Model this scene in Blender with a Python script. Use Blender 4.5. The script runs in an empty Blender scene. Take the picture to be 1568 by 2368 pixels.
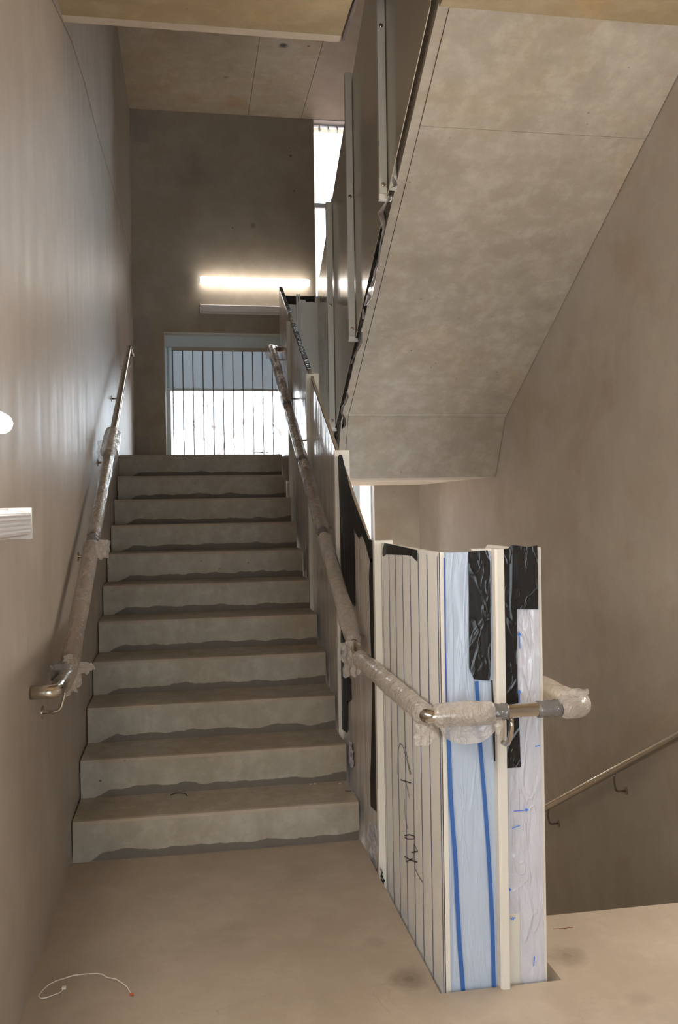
import bpy, bmesh, math, random
from mathutils import Vector, Matrix, noise
random.seed(7)
S = bpy.context.scene
COL = S.collection

# ------------------------------------------------------------------ camera, world, exposure
CAM = Vector((0.5, -3.790936, 1.453848))
AX = ((0.985716, 0.016543, -0.167603), (-0.167667, 0.002558, -0.98584), (-0.01588, 0.99986, 0.005295))
FPX = 2050.246
cd = bpy.data.cameras.new('camera'); cam = bpy.data.objects.new('camera', cd); COL.objects.link(cam)
M = Matrix([list(r) + [0] for r in AX] + [[0, 0, 0, 1]]); M.translation = CAM
cam.matrix_world = M
cd.sensor_fit = 'VERTICAL'; cd.sensor_height = 24.0; cd.lens = 24.0 * FPX / 2368; cd.clip_end = 300
S.camera = cam
S.view_settings.view_transform = 'Standard'; S.view_settings.look = 'None'
S.view_settings.gamma = 1; S.view_settings.use_curve_mapping = False
S.view_settings.exposure = 0.4
W = bpy.data.worlds.new('overcast_sky'); S.world = W; W.use_nodes = True
wn = W.node_tree.nodes; wl = W.node_tree.links
bg = wn['Background']; bg.inputs[1].default_value = 9.0
_tc = wn.new('ShaderNodeTexCoord'); _mp = wn.new('ShaderNodeMapping'); _no = wn.new('ShaderNodeTexNoise'); _cr = wn.new('ShaderNodeValToRGB')
_no.inputs['Scale'].default_value = 2.0; _no.inputs['Detail'].default_value = 4
_cr.color_ramp.elements[0].color = (0.80, 0.88, 1, 1); _cr.color_ramp.elements[1].color = (0.94, 0.97, 1, 1)
wl.new(_tc.outputs['Generated'], _mp.inputs[0]); wl.new(_mp.outputs[0], _no.inputs[0]); wl.new(_no.outputs[0], _cr.inputs[0]); wl.new(_cr.outputs[0], bg.inputs[0])
LAMP_NEAR, LAMP_FAR, LAMP_SIDE = 62.0, 10.0, 84.0   # brightness of the lit tubes
LAMP_COL = (1.0, 0.945, 0.88)

def ray(px, py):
    v = (px - 784) / FPX, (1184 - py) / FPX, -1.0
    return Vector([AX[i][0] * v[0] + AX[i][1] * v[1] + AX[i][2] * v[2] for i in range(3)])
def on_x(px, py, x): d = ray(px, py); return CAM + d * ((x - CAM.x) / d.x)
def on_y(px, py, y): d = ray(px, py); return CAM + d * ((y - CAM.y) / d.y)
def on_z(px, py, z): d = ray(px, py); return CAM + d * ((z - CAM.z) / d.z)

# ------------------------------------------------------------------ node helpers
def mat(name):
    m = bpy.data.materials.new(name); m.use_nodes = True
    nt = m.node_tree; return m, nt, nt.nodes['Principled BSDF']
def N(nt, t, **kw):
    n = nt.nodes.new(t)
    for k, v in kw.items():
        if isinstance(k, str) and k in n.inputs: n.inputs[k].default_value = v
        else: setattr(n, k, v)
    return n
def c4(c): return (c[0], c[1], c[2], 1)
def srgb(r, g, b):
    f = lambda v: (v / 255 / 12.92) if v / 255 <= .04045 else ((v / 255 + .055) / 1.055) ** 2.4
    return (f(r), f(g), f(b))
def mixc(nt, fac, a, b, blend='MIX'):
    n = nt.nodes.new('ShaderNodeMix'); n.data_type = 'RGBA'; n.blend_type = blend
    if hasattr(fac, 'is_linked') or hasattr(fac, 'links'): nt.links.new(fac, n.inputs[0])
    else: n.inputs[0].default_value = fac
    for i, v in ((6, a), (7, b)):
        if isinstance(v, tuple): n.inputs[i].default_value = c4(v)
        else: nt.links.new(v, n.inputs[i])
    return n.outputs[2]
def ramp(nt, src, p0, p1, v0=0.0, v1=1.0):
    n = nt.nodes.new('ShaderNodeMapRange'); n.clamp = True
    nt.links.new(src, n.inputs[0])
    for i, v in enumerate((p0, p1, v0, v1)): n.inputs[i + 1].default_value = v
    return n.outputs[0]
def math_(nt, op, a, b=None):
    n = nt.nodes.new('ShaderNodeMath'); n.operation = op
    for i, v in ((0, a), (1, b)):
        if v is None: continue
        if isinstance(v, (int, float)): n.inputs[i].default_value = v
        else: nt.links.new(v, n.inputs[i])
    return n.outputs[0]
def noise_tex(nt, vec, scale, detail=4, rough=.55, dist=0.0):
    n = N(nt, 'ShaderNodeTexNoise'); n.inputs['Scale'].default_value = scale; n.inputs['Detail'].default_value = detail
    n.inputs['Roughness'].default_value = rough; n.inputs['Distortion'].default_value = dist
    nt.links.new(vec, n.inputs['Vector']); return n.outputs[0]
def mapping(nt, src, scale=(1, 1, 1), rot=(0, 0, 0), loc=(0, 0, 0)):
    n = N(nt, 'ShaderNodeMapping'); n.inputs['Scale'].default_value = scale; n.inputs['Rotation'].default_value = rot; n.inputs['Location'].default_value = loc
    nt.links.new(src, n.inputs[0]); return n.outputs[0]

def concrete(name, base, dark, light, streak=(1, 1, 1), streak_amt=.35, rough=.6, bump=.15, pits=.5, spots=(), warm=None, stain_riser=False, coarse=1.3, band=None, sheen_noise=0.0, mottle=.35, rings=()):
    m, nt, P = mat(name)
    tc = N(nt, 'ShaderNodeNewGeometry').outputs['Position']
    a = noise_tex(nt, tc, coarse, 6, .6, .4)
    col = mixc(nt, ramp(nt, a, .3, .7), dark, light)
    col = mixc(nt, .45, col, base)
    st = noise_tex(nt, mapping(nt, tc, streak), 3.0, 5, .6, .3)
    col = mixc(nt, math_(nt, 'MULTIPLY', ramp(nt, st, .5, .72), streak_amt), col, dark)
    st2 = noise_tex(nt, mapping(nt, tc, streak, loc=(3.3, 1.1, .7)), 3.4, 4, .6, .2)
    col = mixc(nt, math_(nt, 'MULTIPLY', ramp(nt, st2, .55, .75), streak_amt * .8), col, light)
    if warm:
        w = noise_tex(nt, mapping(nt, tc, (1, 1, 1), loc=(7, 2, 5)), 1.6, 5, .65, .6)
        col = mixc(nt, math_(nt, 'MULTIPLY', ramp(nt, w, .52, .72), .5), col, warm)
    grain = noise_tex(nt, tc, 90, 3, .7)
    col = mixc(nt, math_(nt, 'MULTIPLY', ramp(nt, grain, .35, .65), .12), col, dark)
    vo = N(nt, 'ShaderNodeTexVoronoi'); vo.inputs['Scale'].default_value = 11; vo.inputs['Randomness'].default_value = 1
    nt.links.new(mapping(nt, tc, (1, 1, 1)), vo.inputs['Vector'])
    pit = ramp(nt, vo.outputs['Distance'], .035, .075, 1, 0)
    sel = ramp(nt, noise_tex(nt, tc, 2.3, 2), .5, .6)
    pitf = math_(nt, 'MULTIPLY', math_(nt, 'MULTIPLY', pit, sel), pits)
    col = mixc(nt, pitf, col, tuple(v * .35 for v in dark))
    for (p, r, c, k) in spots:
        d = N(nt, 'ShaderNodeVectorMath', operation='DISTANCE'); nt.links.new(tc, d.inputs[0]); d.inputs[1].default_value = p
        dn = math_(nt, 'ADD', d.outputs['Value'], math_(nt, 'MULTIPLY', math_(nt, 'SUBTRACT', noise_tex(nt, tc, 9, 4), .5), r * 1.3))
        col = mixc(nt, ramp(nt, dn, r * .35, r, k, 0), col, c)
    for i, (sc_, th, kk) in enumerate(((38, .10, .45), (4.2, .035, .5))):
        v2 = N(nt, 'ShaderNodeTexVoronoi'); v2.inputs['Scale'].default_value = sc_
        nt.links.new(mapping(nt, tc, (1, 1, 1), loc=(i * 4 + 1, 2, 3)), v2.inputs['Vector'])
        f2 = math_(nt, 'MULTIPLY', ramp(nt, v2.outputs['Distance'], th * .5, th, 1, 0), ramp(nt, noise_tex(nt, tc, 3.1 + i, 2), .5, .58))
        col = mixc(nt, math_(nt, 'MULTIPLY', f2, kk * pits), col, tuple(v * .4 for v in dark))
    cl = noise_tex(nt, mapping(nt, tc, (1, 1, 1), loc=(1, 9, 4)), coarse * 5, 8, .68, .15)
    col = mixc(nt, math_(nt, 'MULTIPLY', ramp(nt, cl, .42, .7), mottle), col, dark)
    col = mixc(nt, math_(nt, 'MULTIPLY', ramp(nt, cl, .5, .28), mottle), col, light)
    sn = noise_tex(nt, mapping(nt, tc, (3, 3, 3), loc=(5, 5, 5)), 1.0, 2, .5, 1.6)
    sd = math_(nt, 'ABSOLUTE', math_(nt, 'SUBTRACT', sn, .5))
    sc2 = math_(nt, 'MULTIPLY', ramp(nt, sd, 0, .0025, 1, 0), ramp(nt, noise_tex(nt, tc, 2.1, 2), .56, .62))
    col = mixc(nt, math_(nt, 'MULTIPLY', sc2, .25), col, tuple(v * .6 for v in dark))
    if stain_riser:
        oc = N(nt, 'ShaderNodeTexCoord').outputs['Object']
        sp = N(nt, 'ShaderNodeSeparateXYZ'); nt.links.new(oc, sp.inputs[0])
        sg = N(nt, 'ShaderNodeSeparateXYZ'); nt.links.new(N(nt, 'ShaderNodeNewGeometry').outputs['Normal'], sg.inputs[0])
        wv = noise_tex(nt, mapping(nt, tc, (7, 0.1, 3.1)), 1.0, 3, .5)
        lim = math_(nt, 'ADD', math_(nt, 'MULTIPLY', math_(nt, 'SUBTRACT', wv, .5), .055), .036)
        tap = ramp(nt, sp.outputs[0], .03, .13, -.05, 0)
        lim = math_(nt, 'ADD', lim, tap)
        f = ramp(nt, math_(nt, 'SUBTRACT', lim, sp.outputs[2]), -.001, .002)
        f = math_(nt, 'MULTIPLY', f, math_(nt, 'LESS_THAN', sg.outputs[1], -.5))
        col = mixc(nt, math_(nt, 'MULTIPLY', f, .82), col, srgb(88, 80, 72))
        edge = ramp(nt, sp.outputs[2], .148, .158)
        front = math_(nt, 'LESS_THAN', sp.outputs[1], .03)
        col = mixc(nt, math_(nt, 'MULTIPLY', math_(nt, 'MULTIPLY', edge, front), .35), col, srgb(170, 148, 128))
    nt.links.new(col, P.inputs['Base Color'])
    if sheen_noise:
        nt.links.new(ramp(nt, noise_tex(nt, mapping(nt, tc, streak), 4, 3), .35, .65, rough - sheen_noise, rough + sheen_noise * .6), P.inputs['Roughness'])
    else: P.inputs['Roughness'].default_value = rough
    h = math_(nt, 'ADD', math_(nt, 'MULTIPLY', grain, .3), math_(nt, 'ADD', math_(nt, 'MULTIPLY', noise_tex(nt, tc, 14, 5), .9), math_(nt, 'MULTIPLY', pitf, -2)))
    h = math_(nt, 'ADD', h, math_(nt, 'MULTIPLY', st, .8))
    b = N(nt, 'ShaderNodeBump'); b.inputs['Strength'].default_value = bump; b.inputs['Distance'].default_value = .01
    nt.links.new(h, b.inputs['Height']); nt.links.new(b.outputs[0], P.inputs['Normal'])
    return m

def creased(nt, tc, h, sc, k=.5, w=.035):
    """adds thin ridges where a stretched noise crosses its middle value"""
    for i, f in enumerate((1.0, 2.3)):
        n = noise_tex(nt, mapping(nt, tc, tuple(v * f for v in sc), loc=(3 * i, 5, 2)), 1.0, 2, .5, 1.0)
        d = math_(nt, 'ABSOLUTE', math_(nt, 'SUBTRACT', n, .5))
        h = math_(nt, 'ADD', h, math_(nt, 'MULTIPLY', ramp(nt, d, 0, w, 1, 0), k / (1 + i)))
    return h
def plain(name, color, rough=.5, metal=0.0, alpha=1.0, bump=0.0, bscale=(30, 30, 30), var=.08, coat=0.0, spec=.5, dist=0.0, bdist=.01, crease=None):
    m, nt, P = mat(name)
    tc = N(nt, 'ShaderNodeNewGeometry').outputs['Position']
    n1 = noise_tex(nt, tc, 7, 4)
    col = mixc(nt, ramp(nt, n1, .3, .7), tuple(v * (1 - var) for v in color), tuple(min(1, v * (1 + var)) for v in color))
    nt.links.new(col, P.inputs['Base Color'])
    P.inputs['Roughness'].default_value = rough; P.inputs['Metallic'].default_value = metal; P.inputs['Alpha'].default_value = alpha
    P.inputs['Coat Weight'].default_value = coat; P.inputs['Specular IOR Level'].default_value = spec
    if bump:
        h = noise_tex(nt, mapping(nt, tc, bscale), 1.0, 3, .5, dist)
        if crease: h = creased(nt, tc, h, crease)
        b = N(nt, 'ShaderNodeBump'); b.inputs['Strength'].default_value = bump; b.inputs['Distance'].default_value = bdist
        nt.links.new(h, b.inputs['Height']); nt.links.new(b.outputs[0], P.inputs['Normal'])
    return m

# colours
MT = {}
MT['wall_left'] = concrete('smooth_formed_concrete', srgb(174, 162, 149), srgb(150, 138, 125), srgb(190, 179, 167), streak=(2.2, 2.2, .3), streak_amt=.2, rough=.5, bump=.025, pits=.2, coarse=.7, sheen_noise=.06)
MT['wall_right'] = concrete('grey_formed_concrete', srgb(186, 176, 163), srgb(166, 155, 141), srgb(200, 192, 180), streak=(2.2, 2.2, .5), streak_amt=.15, rough=.6, bump=.07, pits=.25, coarse=.7, warm=srgb(160, 136, 104))
MT['wall_back'] = concrete('dark_cast_concrete', srgb(152, 139, 121), srgb(124, 111, 95), srgb(162, 151, 135), streak=(2, 2, .5), streak_amt=.15, rough=.65, bump=.07, spots=[((1.57, 5.05, 4.98), .02, srgb(30, 24, 20), .9), ((1.56, 5.05, 5.06), .014, srgb(50, 40, 30), .8), ((1.18, 5.05, 4.27), .035, srgb(100, 86, 68), .7), ((.98, 5.05, 4.24), .016, srgb(60, 50, 40), .8), ((1.6, 5.05, 4.63), .012, srgb(50, 40, 30), .8), ((.55, 5.05, 4.8), .22, srgb(110, 96, 78), .3)], pits=.6, coarse=.9, warm=srgb(140, 114, 82))
MT['soffit'] = concrete('rough_soffit_concrete', srgb(162, 150, 134), srgb(138, 126, 110), srgb(180, 170, 156), streak=(1.2, 3, 1.2), streak_amt=.4, rough=.7, bump=.4, pits=.8, coarse=1.6, warm=srgb(176, 148, 112), mottle=.5)
MT['slab'] = concrete('stained_slab_concrete', srgb(156, 138, 106), srgb(130, 110, 80), srgb(174, 158, 130), streak=(.7, 3, 1), streak_amt=.4, rough=.7, bump=.25, pits=.8, coarse=1.4, warm=srgb(182, 140, 82))
MT['slab_edge'] = concrete('pale_edge_concrete', srgb(186, 172, 154), srgb(166, 150, 130), srgb(200, 188, 172), rough=.7, bump=.2)
MT['ceiling'] = concrete('board_marked_ceiling_concrete', srgb(192, 176, 154), srgb(164, 146, 122), srgb(208, 195, 175), spots=[((1.355, 3.68, 5.36), .045, srgb(24, 22, 22), .95), ((1.57, 3.66, 5.36), .022, srgb(50, 44, 38), .8), ((.9, 4.3, 5.36), .03, srgb(90, 74, 54), .6), ((.6, 4.75, 5.36), .16, srgb(170, 118, 62), .35), ((1.0, 4.8, 5.36), .18, srgb(176, 120, 60), .4)], streak=(3, .8, 1), streak_amt=.4, rough=.75, bump=.25, pits=1, coarse=1.6, warm=srgb(186, 146, 96))
MT['ceiling_pale'] = concrete('pale_ceiling_concrete', srgb(190, 172, 152), srgb(172, 152, 130), srgb(204, 190, 172), rough=.75, bump=.2, pits=.8)
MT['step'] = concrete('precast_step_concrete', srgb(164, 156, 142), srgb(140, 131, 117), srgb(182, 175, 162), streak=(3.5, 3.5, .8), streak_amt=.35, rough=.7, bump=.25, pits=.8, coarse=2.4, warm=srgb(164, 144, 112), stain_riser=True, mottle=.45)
bl = []
for (x, y, r, k) in ((1.144, -1.145, .085, .55), (1.676, -1.105, .075, .5), (1.094, -.9, .05, .25), (1.78, -1.38, .05, .25), (.62, -.75, .12, .18), (.35, -.35, .14, .15), (.9, -.3, .1, .12), (1.145, -1.145, .02, .5), (1.676, -1.105, .018, .6)):
    bl.append(((x, y, 0), r, srgb(96, 80, 62), k))
MT['floor'] = concrete('floor_screed_concrete', srgb(172, 157, 139), srgb(150, 135, 117), srgb(186, 172, 155), streak=(1, 1, 1), streak_amt=.2, rough=.5, bump=.06, pits=.2, coarse=1.1, spots=bl)
MT['cream'] = plain('cream_powder_coated_steel', srgb(222, 216, 204), rough=.38, var=.02)
MT['cream_dark'] = plain('grey_beige_coated_steel', srgb(196, 190, 176), rough=.35, var=.02)
MT['panel'] = plain('glossy_beige_coated_sheet', srgb(176, 164, 146), rough=.2, var=.03, coat=.5)
MT['white_film'] = plain('white_film_on_sheet', srgb(238, 235, 228), rough=.33, bump=.12, bscale=(9, 9, 1.2), var=.03)
MT['grey_film'] = plain('wrinkled_grey_film', srgb(214, 204, 196), rough=.18, bump=.35, bscale=(22, 22, 1.3), var=.06, dist=.8, coat=.4, crease=(9, 9, .8))
MT['blue_film'] = plain('pale_blue_film', srgb(184, 196, 214), rough=.3, bump=.3, bscale=(16, 8, 2.5), var=.02, dist=1.4, bdist=.01, crease=(9, 5, 1.3))
MT['pale_film'] = plain('crinkled_white_film', srgb(205, 205, 214), rough=.2, bump=.5, bscale=(14, 10, 6), var=.03, dist=2.0, coat=.3, bdist=.012, crease=(8, 6, 2))
MT['blue_line'] = plain('blue_printed_line', srgb(60, 80, 148), rough=.4, var=.02)
MT['blue_stripe'] = plain('bright_blue_stripe', srgb(52, 98, 168), rough=.35, var=.05)
MT['arrow'] = plain('blue_marker_ink', srgb(48, 120, 220), rough=.5, var=.02)
MT['ink'] = plain('black_marker_ink', srgb(62, 48, 52), rough=.5, var=.1)
MT['tape'] = plain('black_plastic_tape', srgb(30, 27, 25), rough=.26, bump=.28, bscale=(9, 9, 3), var=.1, dist=1.2, spec=.4, crease=(7, 7, 3))
MT['tape_matt'] = plain('dull_black_plastic_tape', srgb(34, 31, 29), rough=.5, bump=.4, bscale=(20, 30, 2), var=.1, dist=.6, spec=.22)
MT['duct'] = plain('silver_grey_tape', srgb(128, 124, 122), rough=.22, metal=.35, bump=.5, bscale=(60, 60, 60), var=.1)
MT['steel'] = plain('brushed_stainless_steel', (.62, .57, .50), rough=.17, metal=1.0, bump=.03, bscale=(300, 5, 300))
MT['steel_dark'] = plain('dark_stainless_steel', (.38, .34, .30), rough=.3, metal=1.0)
MT['white_metal'] = plain('white_enamelled_metal', srgb(225, 222, 218), rough=.35, var=.02)
MT['frame'] = plain('light_grey_window_frame', srgb(196, 204, 208), rough=.4, var=.02)
MT['reveal'] = plain('white_window_reveal', srgb(205, 200, 190), rough=.5, var=.03)
MT['rail_paint'] = plain('grey_beige_rail_paint', srgb(150, 140, 124), rough=.45, var=.03)
MT['bar'] = plain('thin_dark_bar_steel', srgb(110, 98, 88), rough=.4, metal=.4)
MT['plate'] = plain('grey_cover_plate_paint', srgb(140, 128, 116), rough=.5, var=.03)
MT['cord'] = plain('white_plastic_cord', srgb(232, 224, 216), rough=.4)
MT['orange'] = plain('orange_plastic', srgb(190, 92, 50), rough=.5)
MT['dark'] = plain('black_scrap_rubber', srgb(34, 30, 32), rough=.5)
MT['red'] = plain('reddish_brown_twig', srgb(130, 80, 62), rough=.8)
MT['joint'] = plain('dark_joint_mortar', srgb(96, 82, 66), rough=.9)  # dark brown backing colour in the ceiling joints
MT['mortar_line'] = plain('fine_grey_pour_joint', srgb(120, 106, 92), rough=.8)

def film_mat(name, color, alpha, rough=.16, bump=.7, sc=(40, 40, 40), edge=.95):
    m, nt, P = mat(name)
    tc = N(nt, 'ShaderNodeNewGeometry').outputs['Position']
    P.inputs['Base Color'].default_value = c4(color); P.inputs['Roughness'].default_value = rough
    P.inputs['Specular IOR Level'].default_value = .7
    lw = N(nt, 'ShaderNodeLayerWeight'); lw.inputs[0].default_value = .35
    n1 = noise_tex(nt, mapping(nt, tc, sc), 1.0, 4, .6, 1.2)
    a = math_(nt, 'ADD', ramp(nt, lw.outputs['Facing'], .2, 1, alpha, edge), ramp(nt, n1, .35, .7, -.06, .1))
    nt.links.new(math_(nt, 'MINIMUM', a, 1.0), P.inputs['Alpha'])
    b = N(nt, 'ShaderNodeBump'); b.inputs['Strength'].default_value = bump; b.inputs['Distance'].default_value = .006
    P.inputs['Coat Weight'].default_value = .5; P.inputs['Coat Roughness'].default_value = .08
    nt.links.new(creased(nt, tc, n1, (22, 22, 22), .6, .05), b.inputs['Height']); nt.links.new(b.outputs[0], P.inputs['Normal'])
    return m
MT['wrap'] = film_mat('milky_plastic_wrap', srgb(214, 202, 190), .5, bump=.7, sc=(20, 20, 20))
MT['wrap_clear'] = film_mat('clear_plastic_wrap', srgb(186, 170, 156), .34, rough=.12, bump=.7, sc=(20, 20, 20))

def emit(name, col, s):
    m = bpy.data.materials.new(name); m.use_nodes = True; nt = m.node_tree
    for n in list(nt.nodes): nt.nodes.remove(n)
    e = nt.nodes.new('ShaderNodeEmission'); e.inputs[0].default_value = c4(col); e.inputs[1].default_value = s
    o = nt.nodes.new('ShaderNodeOutputMaterial'); nt.links.new(e.outputs[0], o.inputs[0]); return m
MT['lamp'] = emit('lit_opal_tube', LAMP_COL, LAMP_NEAR); MT['lamp_side'] = emit('lit_opal_tube_side', LAMP_COL, LAMP_SIDE); MT['lamp_far'] = emit('lit_opal_tube_far', LAMP_COL, LAMP_FAR)

def glass():
    m = bpy.data.materials.new('window_glass'); m.use_nodes = True; nt = m.node_tree
    for n in list(nt.nodes): nt.nodes.remove(n)
    t = nt.nodes.new('ShaderNodeBsdfTransparent'); t.inputs[0].default_value = (.93, .96, .96, 1)
    g = nt.nodes.new('ShaderNodeBsdfGlossy'); g.inputs['Roughness'].default_value = .02
    f = nt.nodes.new('ShaderNodeFresnel'); f.inputs[0].default_value = 1.45
    mx = nt.nodes.new('ShaderNodeMixShader'); o = nt.nodes.new('ShaderNodeOutputMaterial')
    nt.links.new(f.outputs[0], mx.inputs[0]); nt.links.new(t.outputs[0], mx.inputs[1]); nt.links.new(g.outputs[0], mx.inputs[2]); nt.links.new(mx.outputs[0], o.inputs[0]); return m
MT['glass'] = glass()
def blind():
    m = bpy.data.materials.new('grey_screen_fabric'); m.use_nodes = True; nt = m.node_tree
    for n in list(nt.nodes): nt.nodes.remove(n)
    a = nt.nodes.new('ShaderNodeBsdfDiffuse'); a.inputs[0].default_value = c4(srgb(150, 158, 162))
    b = nt.nodes.new('ShaderNodeBsdfTranslucent'); b.inputs[0].default_value = (.24, .255, .265, 1)
    n1 = nt.nodes.new('ShaderNodeAddShader'); o = nt.nodes.new('ShaderNodeOutputMaterial')
    nt.links.new(a.outputs[0], n1.inputs[0]); nt.links.new(b.outputs[0], n1.inputs[1]); nt.links.new(n1.outputs[0], o.inputs[0]); return m
MT['blind'] = blind()

# ------------------------------------------------------------------ mesh helpers
def tag(o, label=None, cat=None, group=None, kind=None):
    for k, v in (('label', label), ('category', cat), ('group', group), ('kind', kind)):
        if v: o[k] = v
    return o
def link(name, me, m, parent=None, loc=(0, 0, 0), smooth=False):
    o = bpy.data.objects.new(name, me); COL.objects.link(o); o.location = loc
    if m is not None and not me.materials: me.materials.append(MT[m] if isinstance(m, str) else m)
    if parent is not None: o.parent = parent
    if smooth:
        for p in me.polygons: p.use_smooth = True
    return o
def empty(name, loc=(0, 0, 0), **kw):
    o = bpy.data.objects.new(name, None); COL.objects.link(o); o.location = loc; o.empty_display_size = .1
    return tag(o, **kw)
class MB:
    def __init__(s): s.v = []; s.f = []
    def box(s, a, b):
        x0, y0, z0 = a; x1, y1, z1 = b; n = len(s.v)
        s.v += [(x0, y0, z0), (x1, y0, z0), (x1, y1, z0), (x0, y1, z0), (x0, y0, z1), (x1, y0, z1), (x1, y1, z1), (x0, y1, z1)]
        s.f += [tuple(n + i for i in q) for q in ((3, 2, 1, 0), (4, 5, 6, 7), (0, 1, 5, 4), (1, 2, 6, 5), (2, 3, 7, 6), (3, 0, 4, 7))]
        return s
    def prism(s, pts, axis, a, b):
        """pts: polygon in the two other axes (order x,y,z without axis), extruded from a to b along axis"""
        n = len(s.v); k = len(pts)
        def P(p, t):
            return {'x': (t, p[0], p[1]), 'y': (p[0], t, p[1]), 'z': (p[0], p[1], t)}[axis]
        s.v += [P(p, a) for p in pts] + [P(p, b) for p in pts]
        s.f.append(tuple(n + i for i in reversed(range(k)))); s.f.append(tuple(n + k + i for i in range(k)))
        for i in range(k): s.f.append((n + i, n + (i + 1) % k, n + k + (i + 1) % k, n + k + i))
        return s
    def tube(s, path, r, seg=16, rf=None, cap=True):
        pts = [Vector(p) for p in path]; n0 = len(s.v); k = len(pts)
        up = Vector((0, 0, 1)); prev = None
        for i, p in enumerate(pts):
            d = (pts[min(i + 1, k - 1)] - pts[max(i - 1, 0)]).normalized()
            if prev is None:
                a = d.cross(up)
                if a.length < .1: a = d.cross(Vector((1, 0, 0)))
                a.normalize()
            else:
                a = (prev - d * prev.dot(d)).normalized()
            prev = a; b = d.cross(a)
            for j in range(seg):
                t = 2 * math.pi * j / seg
                rr = r if rf is None else rf(i, t)
                s.v.append(tuple(p + a * math.cos(t) * rr + b * math.sin(t) * rr))
        for i in range(k - 1):
            for j in range(seg):
                q = n0 + i * seg; j2 = (j + 1) % seg
                s.f.append((q + j, q + j2, q + seg + j2, q + seg + j))
        if cap:
            s.f.append(tuple(n0 + j for j in reversed(range(seg)))); s.f.append(tuple(n0 + (k - 1) * seg + j for j in range(seg)))
        return s
    def build(s, name, m, parent=None, loc=(0, 0, 0), smooth=False, bevel=0, recalc=True):
        me = bpy.data.meshes.new(name); L = Vector(loc)
        me.from_pydata([tuple(Vector(v) - L) for v in s.v], [], s.f); me.update()
        if recalc or bevel:
            bm = bmesh.new(); bm.from_mesh(me)
            if bevel:
                bmesh.ops.bevel(bm, geom=[e for e in bm.edges if len(e.link_faces) == 2 and e.calc_face_angle(0) > .6], offset=bevel, segments=2, affect='EDGES', profile=.5)
            bmesh.ops.recalc_face_normals(bm, faces=bm.faces); bm.to_mesh(me); bm.free()
        return link(name, me, m, parent, loc, smooth)
def arc_path(pts, r=.05, n=7):
    """polyline with rounded corners"""
    P = [Vector(p) for p in pts]; out = [P[0]]
    for i in range(1, len(P) - 1):
        a = (P[i - 1] - P[i]); b = (P[i + 1] - P[i]); ra = min(r, a.length * .45, b.length * .45)
        p0 = P[i] + a.normalized() * ra; p1 = P[i] + b.normalized() * ra
        for j in range(n + 1):
            t = j / n; out.append(p0 * (1 - t) ** 2 + P[i] * 2 * t * (1 - t) + p1 * t * t)
    out.append(P[-1]); return out
def resample(path, step):
    P = [Vector(p) for p in path]; out = [P[0]]; acc = 0
    for i in range(1, len(P)):
        seg = P[i] - P[i - 1]; L = seg.length
        if L < 1e-6: continue
        t = step - acc
        while t <= L:
            out.append(P[i - 1] + seg * (t / L)); t += step
        acc = L - (t - step)
    if (out[-1] - P[-1]).length > step * .3: out.append(P[-1])
    return out
def flat_x(name, poly_px, x, th, m, parent, loc=None):
    """thin solid lying on the plane x=const; outline given as points seen in the photograph"""
    pts = [on_x(p[0], p[1], x) for p in poly_px]
    return MB().prism([(p.y, p.z) for p in pts], 'x', x - th, x).build(name, m, parent)
def flat_y(name, poly_px, y, th, m, parent):
    pts = [on_y(p[0], p[1], y) for p in poly_px]
    return MB().prism([(p.x, p.z) for p in pts], 'y', y - th, y).build(name, m, parent)
def stroke(name, pts3, normal, w, m, parent, mb=None, build=True):
    """flat line of width w lying on a surface with the given normal"""
    own = mb or MB(); n = Vector(normal)
    P = [Vector(p) for p in pts3]; L = []; Rr = []
    for i, p in enumerate(P):
        d = (P[min(i + 1, len(P) - 1)] - P[max(i - 1, 0)]).normalized(); s_ = d.cross(n).normalized() * w / 2
        L.append(p + s_); Rr.append(p - s_)
    b = len(own.v); k = len(P); off = n * .0012
    own.v += [tuple(q + off) for q in L] + [tuple(q + off) for q in Rr]
    own.f += [(b + i, b + i + 1, b + k + i + 1, b + k + i) for i in range(k - 1)]
    return own.build(name, m, parent) if build else own

# ------------------------------------------------------------------ dimensions
H, T = .17, .30                      # riser, going
XW = 2.84; YB = 5.05; ZC = 5.36; YF = -5.4
XS0, XS1 = 1.217, 1.60               # stair well slot
XB0, XB1 = 1.25, 1.55                # balustrade planes

# ------------------------------------------------------------------ setting
def st(o): return tag(o, kind='structure')
st(MB().box((-.3, YF - .3, -2.1), (0, YB + .3, ZC + .2)).build('wall_left', 'wall_left'))
wr = st(MB().box((XW, YF - .3, -2.1), (XW + .3, YB + .3, ZC + .2)).build('wall_right', 'wall_right'))
wf = MB()
D1 = (.85, 1.95, 0.0, 2.3); W3 = (.25, 2.6, 3.9, 5.2)  # door and window openings added behind the camera for extra daylight
for a, b in (((0, -2.1), (D1[0], ZC + .2)), ((D1[1], -2.1), (XW, ZC + .2)), ((D1[0], -2.1), (D1[1], D1[2])), ((D1[0], D1[3]), (D1[1], W3[2])), ((D1[0], W3[3]), (D1[1], ZC + .2))):
    wf.box((a[0], YF - .3, a[1]), (b[0], YF, b[1]))
st(wf.build('wall_front', 'wall_right'))
dr = empty('door_added', (0, 0, 0), kind='structure')  # unseen glazed door, added to let sky light in from behind
df = MB()
for a, b in (((D1[0], 0.0), (D1[0] + .07, D1[3])), ((D1[1] - .07, 0.0), (D1[1], D1[3])), ((D1[0] + .07, D1[3] - .07), (D1[1] - .07, D1[3])), ((1.37, 0.0), (1.43, D1[3] - .07))):
    df.box((a[0], YF - .2, a[1]), (b[0], YF - .12, b[1]))
df.build('added_door_frame', 'frame', dr)
MB().box((D1[0] + .07, YF - .163, 0.0), (D1[1] - .07, YF - .157, D1[3] - .07)).build('pane', 'glass', dr)
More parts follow.
